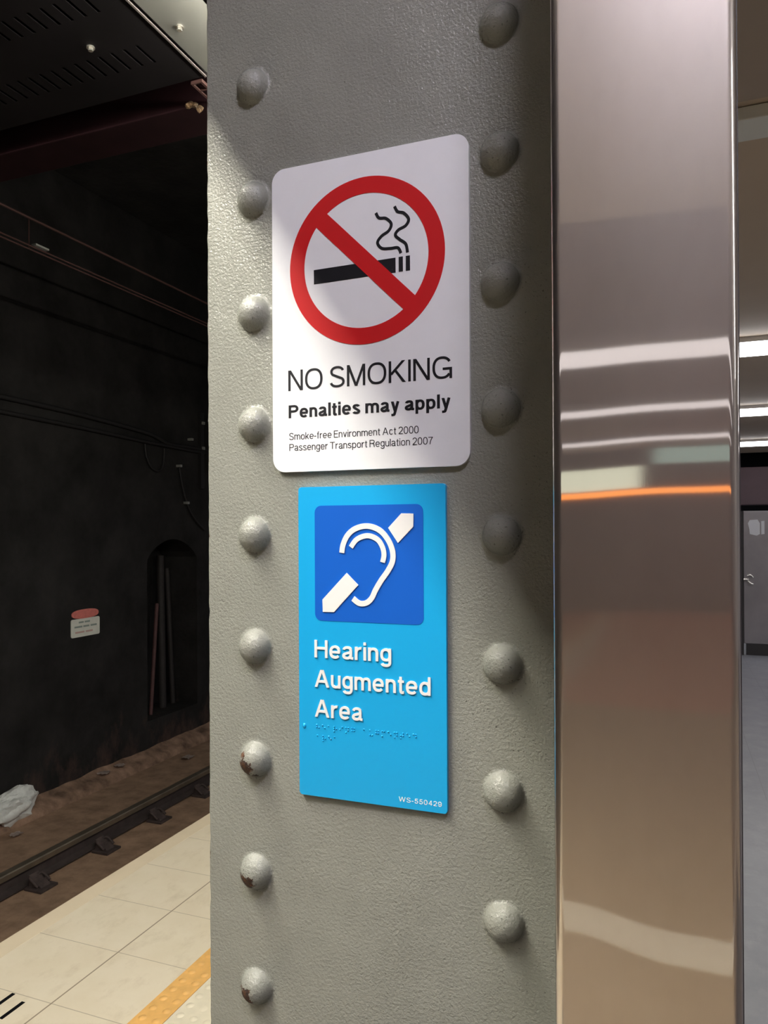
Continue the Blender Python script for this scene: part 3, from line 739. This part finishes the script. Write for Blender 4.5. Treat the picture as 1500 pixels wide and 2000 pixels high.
# ------------------------------------------------------------------ overhead wires over the track
bm = bmesh.new(); cyl(bm, (-3.9, -2, 3.60), (-3.9, 16, 3.60), 0.009, 8)
tag(obj('support_wire', bm, COPPER), 'upper single dull red wire strung above the track', 'wire')
cw = thing('contact_wire', 'lower double wire strung above the track with a dropper', 'wire', (-3.9, 2, 3.40))
for dx in (-0.012, 0.014):
    bm = bmesh.new(); cyl(bm, (dx, -4, 0.012 * (dx > 0)), (dx, 14, 0.012 * (dx > 0)), 0.006, 8); obj('strand', bm, COPPER, cw)
bm = bmesh.new(); cyl(bm, (0, 1.68, 0), (0, 1.68, 0.186), 0.004, 6); obj('dropper', bm, COPPER, cw)
obj('clip', BX(-0.02, 0.02, 1.72, 1.83, 0.030, 0.042), CLIP, cw)

# ------------------------------------------------------------------ fittings on the tunnel wall
def wallcable(name, pts, r, label, clips=()):
    t = thing(name, label, 'cable', (WX, pts[0][0], pts[0][1]))
    o0 = pts[0]
    bm = bmesh.new(); tube(bm, [(0.03, y - o0[0], z - o0[1]) for y, z in pts], r, 8, 6); sh = obj('sheath', bm, CABLEM, t, smooth=60)
    for y, z in clips:
        obj('clip', BX(0.0, 0.065, y - o0[0] - 0.02, y - o0[0] + 0.02, z - o0[1] - 0.015, z - o0[1] + 0.015), CLIP, sh)
    return t
wallcable('wall_cable', [(5.0, 2.80), (6.12, 2.77), (7.2, 2.70), (7.55, 2.62), (8.0, 2.62), (8.45, 2.61)], 0.026, 'upper black cable sagging along the tunnel wall', [(8.02, 2.72)])
wallcable('wall_cable', [(5.0, 2.66), (6.25, 2.63), (7.05, 2.60), (7.45, 2.59), (8.5, 2.57)], 0.022, 'lower black cable running along the tunnel wall', [])
wallcable('cable_loop', [(7.13, 2.57), (7.16, 2.42), (7.25, 2.30), (7.38, 2.27), (7.47, 2.36), (7.49, 2.55)], 0.013, 'slack loop of black cable hanging below the wall cables', [])
wallcable('hanging_cable', [(7.78, 2.36), (7.85, 2.10), (7.95, 1.88), (8.10, 1.70), (8.32, 1.55)], 0.012, 'thin black cable trailing from wall cables down over the niche', [(7.78, 2.36), (7.93, 1.90)])
t = thing('wall_bracket', 'slim upright bracket with pale bolts on the tunnel wall', 'bracket', (WX, 8.26, 2.30))
obj('upright', BX(0.0, 0.05, -0.035, 0.035, -0.2, 0.80), CABLEM, t)
for z in (0.33, 0.66):
    obj('bolt', BX(0.05, 0.075, -0.02, 0.02, z - 0.018, z + 0.018), CLIP, t)
t = thing('round_duct', 'round black fitting on the tunnel wall, half hidden by the column', 'duct', (WX, 9.05, 2.66))
bm = bmesh.new(); K = 40; pr = []
for k in range(K):
    a = 2 * PI * k / K
    pr.append([bm.verts.new((x, r * 0.85 * math.cos(a), r * math.sin(a))) for x, r in ((0, 0.66), (0, 0.80), (0.12, 0.80), (0.12, 0.70), (0.02, 0.66))])
for k in range(K):
    a, b = pr[k], pr[(k + 1) % K]
    for s in range(5): bm.faces.new((a[s], a[(s + 1) % 5], b[(s + 1) % 5], b[s]))
obj('rim', bm, CABLEM, t, smooth=40)
bm = bmesh.new(); bmesh.ops.create_circle(bm, cap_ends=True, radius=0.68, segments=40)
for v in bm.verts: v.co = Vector((0.015, v.co.x * 0.85, v.co.y))
obj('opening', bm, VOID, t)

# warning sign on the tunnel wall
dg = thing('warning_sign', 'small white warning sign topped by a red oval, on the tunnel wall', 'sign', (WX, 6.20, 0.43))
def yz_prism(pts, xa, xb):
    bm = bmesh.new(); prism(bm, pts, -xb, -xa)
    for v in bm.verts: v.co = Vector((-v.co.y, v.co.x, v.co.z))
    return bm
dpan = obj('panel', yz_prism(rrect(-0.205, 0.205, 0.005, 0.195, 0.02, 4), 0.0, 0.008), DWHITE, dg)
ov = [(-0.004 + 0.192 * math.copysign(abs(math.cos(a)) ** 0.75, math.cos(a)), 0.243 + 0.048 * math.copysign(abs(math.sin(a)) ** 0.8, math.sin(a))) for a in [2 * PI * k / 36 for k in range(36)]]
obj('oval_header', yz_prism(ov, 0.0, 0.010), DANGER, dg)
for (ya, yb, z, pm) in ((-0.10, -0.03, 0.158, DTEXT), (-0.015, 0.06, 0.158, DTEXT), (-0.16, -0.05, 0.112, DTEXT), (-0.035, 0.05, 0.112, DTEXT), (0.07, 0.16, 0.112, DTEXT), (-0.15, -0.02, 0.055, DTEXTR), (0.0, 0.10, 0.055, DTEXTR)):
    obj('worn_print', BX(0.008, 0.0088, ya, yb, z - 0.009, z + 0.009), pm, dpan)

# inside the refuge niche
def pole(name, a, b, r, mat, label, seg=8):
    bm = bmesh.new(); cyl(bm, a, b, r, seg); return tag(obj(name, bm, mat, smooth=50), label, 'pole')
NZF = NZ0 + 0.002
pole('leaning_pole', (-6.08, 7.84, NZF), (-6.22, 7.98, 1.22), 0.05, NICHEM, 'tall grimy pole at the middle of the arched niche')
pole('leaning_pole', (-5.98, 7.48, NZF), (-6.10, 7.76, 0.62), 0.024, PINKPLANK, 'short reddish pole leaning at the left of the niche')
pole('upright_pole', (-6.12, 8.10, NZF), (-6.22, 8.12, 1.05), 0.035, NICHEM, 'upright grimy pole at the right of the niche')

# ------------------------------------------------------------------ track
rail = thing('rail', 'long steel rail with grimy web beyond the platform edge', 'rail', (-4.65, 5.0, -1.17))
def extr(name, pts, mat, y0=-9, y1=12):
    bm = bmesh.new(); prism(bm, pts, y0, y1); return obj(name, bm, mat, rail)
extr('rail_head', [(-0.036, 0.125), (0.036, 0.125), (0.037, 0.162), (0.030, 0.170), (-0.030, 0.170), (-0.037, 0.162)], RAILTOP)
extr('rail_web', [(-0.070, 0.018), (0.070, 0.018), (0.070, 0.028), (0.014, 0.045), (0.010, 0.125), (-0.010, 0.125), (-0.014, 0.045), (-0.070, 0.028)], RAILM)
NCH = 7
def rail_chair():
    t = thing('rail_chair', '', 'rail fastening', (-4.60, 0, -1.17), 'rail fastenings along the rail')
    obj('base_plate', BX(0.022, 0.19, -0.085, 0.085, 0.0, 0.020, bevel=0.004), CHAIRM, t)
    bm = bmesh.new()
    pts = [(0.03, 0.02), (0.15, 0.02), (0.14, 0.035), (0.06, 0.075), (0.03, 0.10)]
    prism(bm, pts, -0.045, 0.045); obj('jaw', bm, CHAIRM, t)
    bm = bmesh.new(); cyl(bm, (0.10, 0.06, 0.02), (0.10, 0.06, 0.062), 0.020, 8); obj('bolt', bm, CHAIRM, t)
    bm = bmesh.new(); tube(bm, [(0.13, -0.055, 0.03), (0.06, -0.06, 0.085), (0.035, -0.01, 0.06), (0.06, 0.05, 0.09), (0.13, 0.06, 0.04)], 0.011, 8, 5); obj('spring_clip', bm, CHAIRM, t, smooth=60)
    return t
ch0 = rail_chair()
kids = list(ch0.children)
chair_labels = ['fastening nearest the left edge of the view, under the rail', 'second rail fastening from the left', 'third rail fastening from the left', 'rail fastening nearest the column, under the rail']
for i in range(4):
    if i == 0: c = ch0
    else:
        c = ch0.copy(); COL.objects.link(c)
        for k in kids:
            d = k.copy(); COL.objects.link(d); d.parent = c
    c.location = (-4.60, 4.34 + 0.70 * i, -1.17); c['label'] = chair_labels[i]

# litter
bag = bmesh.new()
r = bmesh.ops.create_icosphere(bag, subdivisions=4, radius=1.0)
for v in r['verts']:
    n = v.co.normalized()
    f = 1 + 0.45 * noise.noise(n * 1.7 + Vector((4, 0, 0))) + 0.35 * abs(noise.noise(n * 4.1)) + 0.12 * noise.noise(n * 11)
    v.co = Vector((n.x * 0.10 * f, n.y * 0.26 * f, 0.115 + n.z * 0.12 * f * (1 + 0.5 * (n.y > 0.3) * n.y)))
tag(obj('plastic_bag', bag, BAG, loc=(-5.66, 5.10, -1.10), smooth=35), 'crumpled white plastic bag at the foot of the tunnel wall', 'bag')
def scrap(x, y, z, s, label):
    bm = bmesh.new(); n = 5
    g = [[bm.verts.new((s * (i / n - .5) * 0.8, s * (j / n - .5), 0.012 + s * 0.16 * (1 + noise.noise(Vector((i * .8 + x * 9, j * .8, y)))))) for j in range(n + 1)] for i in range(n + 1)]
    for i in range(n):
        for j in range(n): bm.faces.new((g[i][j], g[i + 1][j], g[i + 1][j + 1], g[i][j + 1]))
    bmesh.ops.solidify(bm, geom=bm.faces[:], thickness=0.003)
    tag(obj('paper_scrap', bm, PAPER, loc=(x, y, z)), label, 'litter', 'scraps of litter by the track')
scrap(-5.71, 6.62, -1.075, 0.10, 'pale paper scrap on the kerb below the warning sign')
scrap(-5.70, 6.36, -1.08, 0.12, 'flat pinkish scrap on the kerb right of the white bag')
scrap(-5.45, 4.98, -1.17, 0.10, 'small scrap lying between the kerb and the rail at left')
scrap(-5.36, 7.38, -1.17, 0.13, 'pale scrap between kerb and rail close to the column')

# ------------------------------------------------------------------ platform edge details
tag(obj('platform_nosing', BX(FX - 0.004, FX + 0.08, -14, 17, -0.10, 0.0006, bevel=0.0), NOSING), 'cream nosing strip along the platform edge', 'edging')
def tactile(name, xa, xb, mat, cols, label):
    t = thing(name, label, 'tactile strip', ((xa + xb) / 2, 2.5, 0))
    hw = (xb - xa) / 2
    obj('strip', BX(-hw, hw, -16.5, 14.5, 0.0, 0.004), mat, t)
    rest = bmesh.new(); first = None
    for c in range(cols):
        for k in range(60):
            x, y = -hw + (c + 0.5) * 2 * hw / cols, -1.2 + 0.052 * k
            if c < 3 and 9 <= k <= 24:
                if first is None:
                    bm = bmesh.new(); dome(bm, (0, 0, 0), 0.014, 0.004, axis='z', seg=12, rings=3)
                    first = obj('stud', bm, mat, t, (x, y, 0.004), smooth=60)
                else: link('stud', first.data, None, t, (x, y, 0.004))
            else: dome(rest, (x, y, 0.004), 0.014, 0.004, axis='z', seg=12, rings=3)
    obj('studs', rest, mat, t, smooth=60)['kind'] = 'stuff'
tactile('yellow_tactile_strip', -1.600, -1.496, YELLOW, 2, 'orange-yellow studded strip along the cream platform tiles')
tactile('ivory_tactile_strip', -1.494, -1.19, IVORY, 6, 'ivory studded tactile paving beside the yellow strip')
dr = thing('drain_slots', 'dark drain slots cut in the cream tiles near the bottom left', 'drain', (-2.02, 1.81, 0))
for x, y in ((-0.043, 0.02), (0.024, -0.002)):
    obj('slot', BX(x - 0.007, x + 0.007, y - 0.045, y + 0.045, 0.0005, 0.0015), VOID, dr)

# ------------------------------------------------------------------ lamps
def tube_lamp(y0, y1, label, tm):
    t = thing('tube_light', label, 'light', (-1.06, (y0 + y1) / 2, 2.93), 'fluorescent tubes along the platform edge')
    h = (y1 - y0) / 2 - 0.02
    bm = bmesh.new(); cyl(bm, (0, -h, 0), (0, h, 0), 0.013, 12); obj('tube', bm, tm, t, smooth=50)
    obj('batten', BX(-0.020, 0.020, -h - 0.02, h + 0.02, 0.022, 0.052), LAMPBODY, t)
    for s in (-1, 1): obj('lamp_holder', BX(-0.015, 0.015, s * h - 0.012, s * h + 0.012, -0.014, 0.022), LAMPBODY, t)
    obj('bracket', BX(0.03, 0.201, -0.02, 0.02, 0.045, 0.06), LAMPBODY, t)
for y0, y1, tm, lb in ((-2.2, -0.66, TUBE_FAR, 'fluorescent tube over the platform edge behind the viewer'),
                       (-0.62, 0.62, TUBE, 'bright fluorescent tube over the platform edge just before the column'),
                       (0.80, 2.32, TUBE_FAR, 'fluorescent tube over the platform edge just past the column'),
                       (2.36, 3.88, TUBE_FAR, 'second fluorescent tube past the column'),
                       (3.92, 5.44, TUBE_FAR, 'fluorescent tube over the platform edge farthest past the column')):
    tube_lamp(y0, y1, lb, tm)
t = thing('downlight', 'square downlight set in the soffit before the column', 'light', (0.21, -0.25, 2.9))
obj('lens', BX(-0.095, 0.095, -0.095, 0.095, -0.040, -0.012), DOWN, t)
bm = bmesh.new()
for s in (-1, 1):
    box(bm, s * 0.105 - 0.01, s * 0.105 + 0.01, -0.115, 0.115, -0.012, 0.0); box(bm, -0.095, 0.095, s * 0.105 - 0.01, s * 0.105 + 0.01, -0.012, 0.0)
obj('frame', bm, LAMPBODY, t)
def batten(y, x0, x1, wdt, label, gm=None, z=3.0):
    t = thing('ceiling_light', label, 'light', ((x0 + x1) / 2, y, z), 'strip lights across the platform ceiling')
    hw = (x1 - x0) / 2
    obj('body', BX(-hw, hw, -wdt / 2, wdt / 2, -0.04, 0.0), LAMPBODY, t)
    obj('diffuser', BX(-hw + .005, hw - .005, -wdt / 2 + 0.005, wdt / 2 - 0.005, -0.07, -0.04), gm or GLOW, t)
batten(-0.3, 1.7, 6.5, 0.30, 'strip light on the soffit to the right of the viewer', None, 2.9)
batten(6.45, 0.25, 6.5, 0.40, 'highest strip light on the beige ceiling beside the steel cladding')
batten(10.0, 0.25, 6.5, 0.46, 'middle strip light of the three on the beige ceiling')
batten(13.8, 0.25, 6.5, 0.50, 'lowest and farthest strip light on the beige ceiling')
batten(-5.2, -2.2, 6.5, 0.45, 'strip light behind the viewer, nearest the soffit', REARGLOW)
batten(-8.0, -2.2, 6.5, 0.30, 'second strip light behind the viewer', REARGLOW)
batten(-11.1, -2.2, 6.5, 0.30, 'strip light behind the viewer nearest the rear wall', REARGLOW)
tag(obj('unlit_fitting', BX(-0.6, 6.5, 2.82, 2.98, 2.95, 2.997, bevel=0.004), plain('pale_fitting', (0.80, 0.82, 0.80), 0.4)), 'pale unlit fitting on the ceiling just beyond the soffit edge', 'fitting')

# ------------------------------------------------------------------ right background
hd = thing('hoarding', 'grey steel hoarding panel with white sticker and latch across the platform', 'hoarding', (0.82, 10.0, 0))
obj('panel', BX(0.004, 2.4, 0.0, 0.05, 0.14, 1.75, bevel=0.006), HOARD, hd)
obj('plinth', BX(0.03, 2.4, 0.01, 0.06, 0.0, 0.14), PLINTH, hd)
obj('post', BX(-0.02, 0.002, 0.0, 0.06, 0.0, 1.75), PLINTH, hd)
bm = bmesh.new()
prism(bm, [(0.055, 1.60), (0.075, 1.64), (0.16, 1.645), (0.185, 1.60), (0.185, 1.47), (0.15, 1.45), (0.11, 1.46), (0.075, 1.47), (0.07, 1.53)], -0.003, 0.0)
st = obj('sticker', bm, plain('white_sticker', (0.85, 0.86, 0.90), 0.5), hd); st['label'] = 'torn white sticker'
bm = bmesh.new()
prism(bm, [(0.20, 1.625), (0.235, 1.63), (0.235, 1.47), (0.20, 1.465)], -0.003, 0.0)
obj('sticker', bm, plain('white_sticker_strip', (0.85, 0.86, 0.90), 0.5), hd)
bm = bmesh.new()
cyl(bm, (0.0, -0.03, 0.92), (0.055, -0.03, 0.92), 0.012, 8)
tube(bm, [(0.04, -0.03, 0.965), (0.075, -0.03, 0.975), (0.105, -0.03, 0.945)], 0.010, 8, 4)
tube(bm, [(0.045, -0.03, 0.905), (0.075, -0.03, 0.875), (0.105, -0.03, 0.862)], 0.011, 8, 4)
cyl(bm, (0.055, 0.0, 0.92), (0.055, -0.035, 0.92), 0.010, 8)
la = obj('latch', bm, BOLTM, hd, smooth=50); la['label'] = 'bright metal latch'
hd2 = thing('hoarding', 'grey steel hoarding panel right of the one with the sticker', 'hoarding', (3.24, 10.0, 0))
obj('panel', BX(0.03, 2.4, 0.0, 0.05, 0.14, 1.75, bevel=0.006), HOARD, hd2)
obj('plinth', BX(0.03, 2.4, 0.01, 0.06, 0.0, 0.14), PLINTH, hd2)
tag(obj('far_beam', BX(-0.7, 8.9, 12.0, 12.3, 1.88, 2.43, bevel=0.01), PLUM), 'dark plum beam beyond the steel hoarding', 'beam')

# ------------------------------------------------------------------ what the steel mirrors
tag(obj('led_strip_sign', BX(-3.2, 6.0, -12.99, -12.93, 2.15, 2.25), ORANGE), 'orange lit strip mirrored across the steel cladding', 'sign')
tag(obj('lit_window', BX(-3.4, -0.40, -12.99, -12.95, 2.28, 2.68), PALEGLOW), 'pale lit window mirrored at the left of the steel cladding', 'window')
tag(obj('lit_window', BX(0.0, 3.4, -12.99, -12.95, 2.70, 2.98), TEALGLOW), 'dim teal lit window mirrored at the right of the steel cladding', 'window')
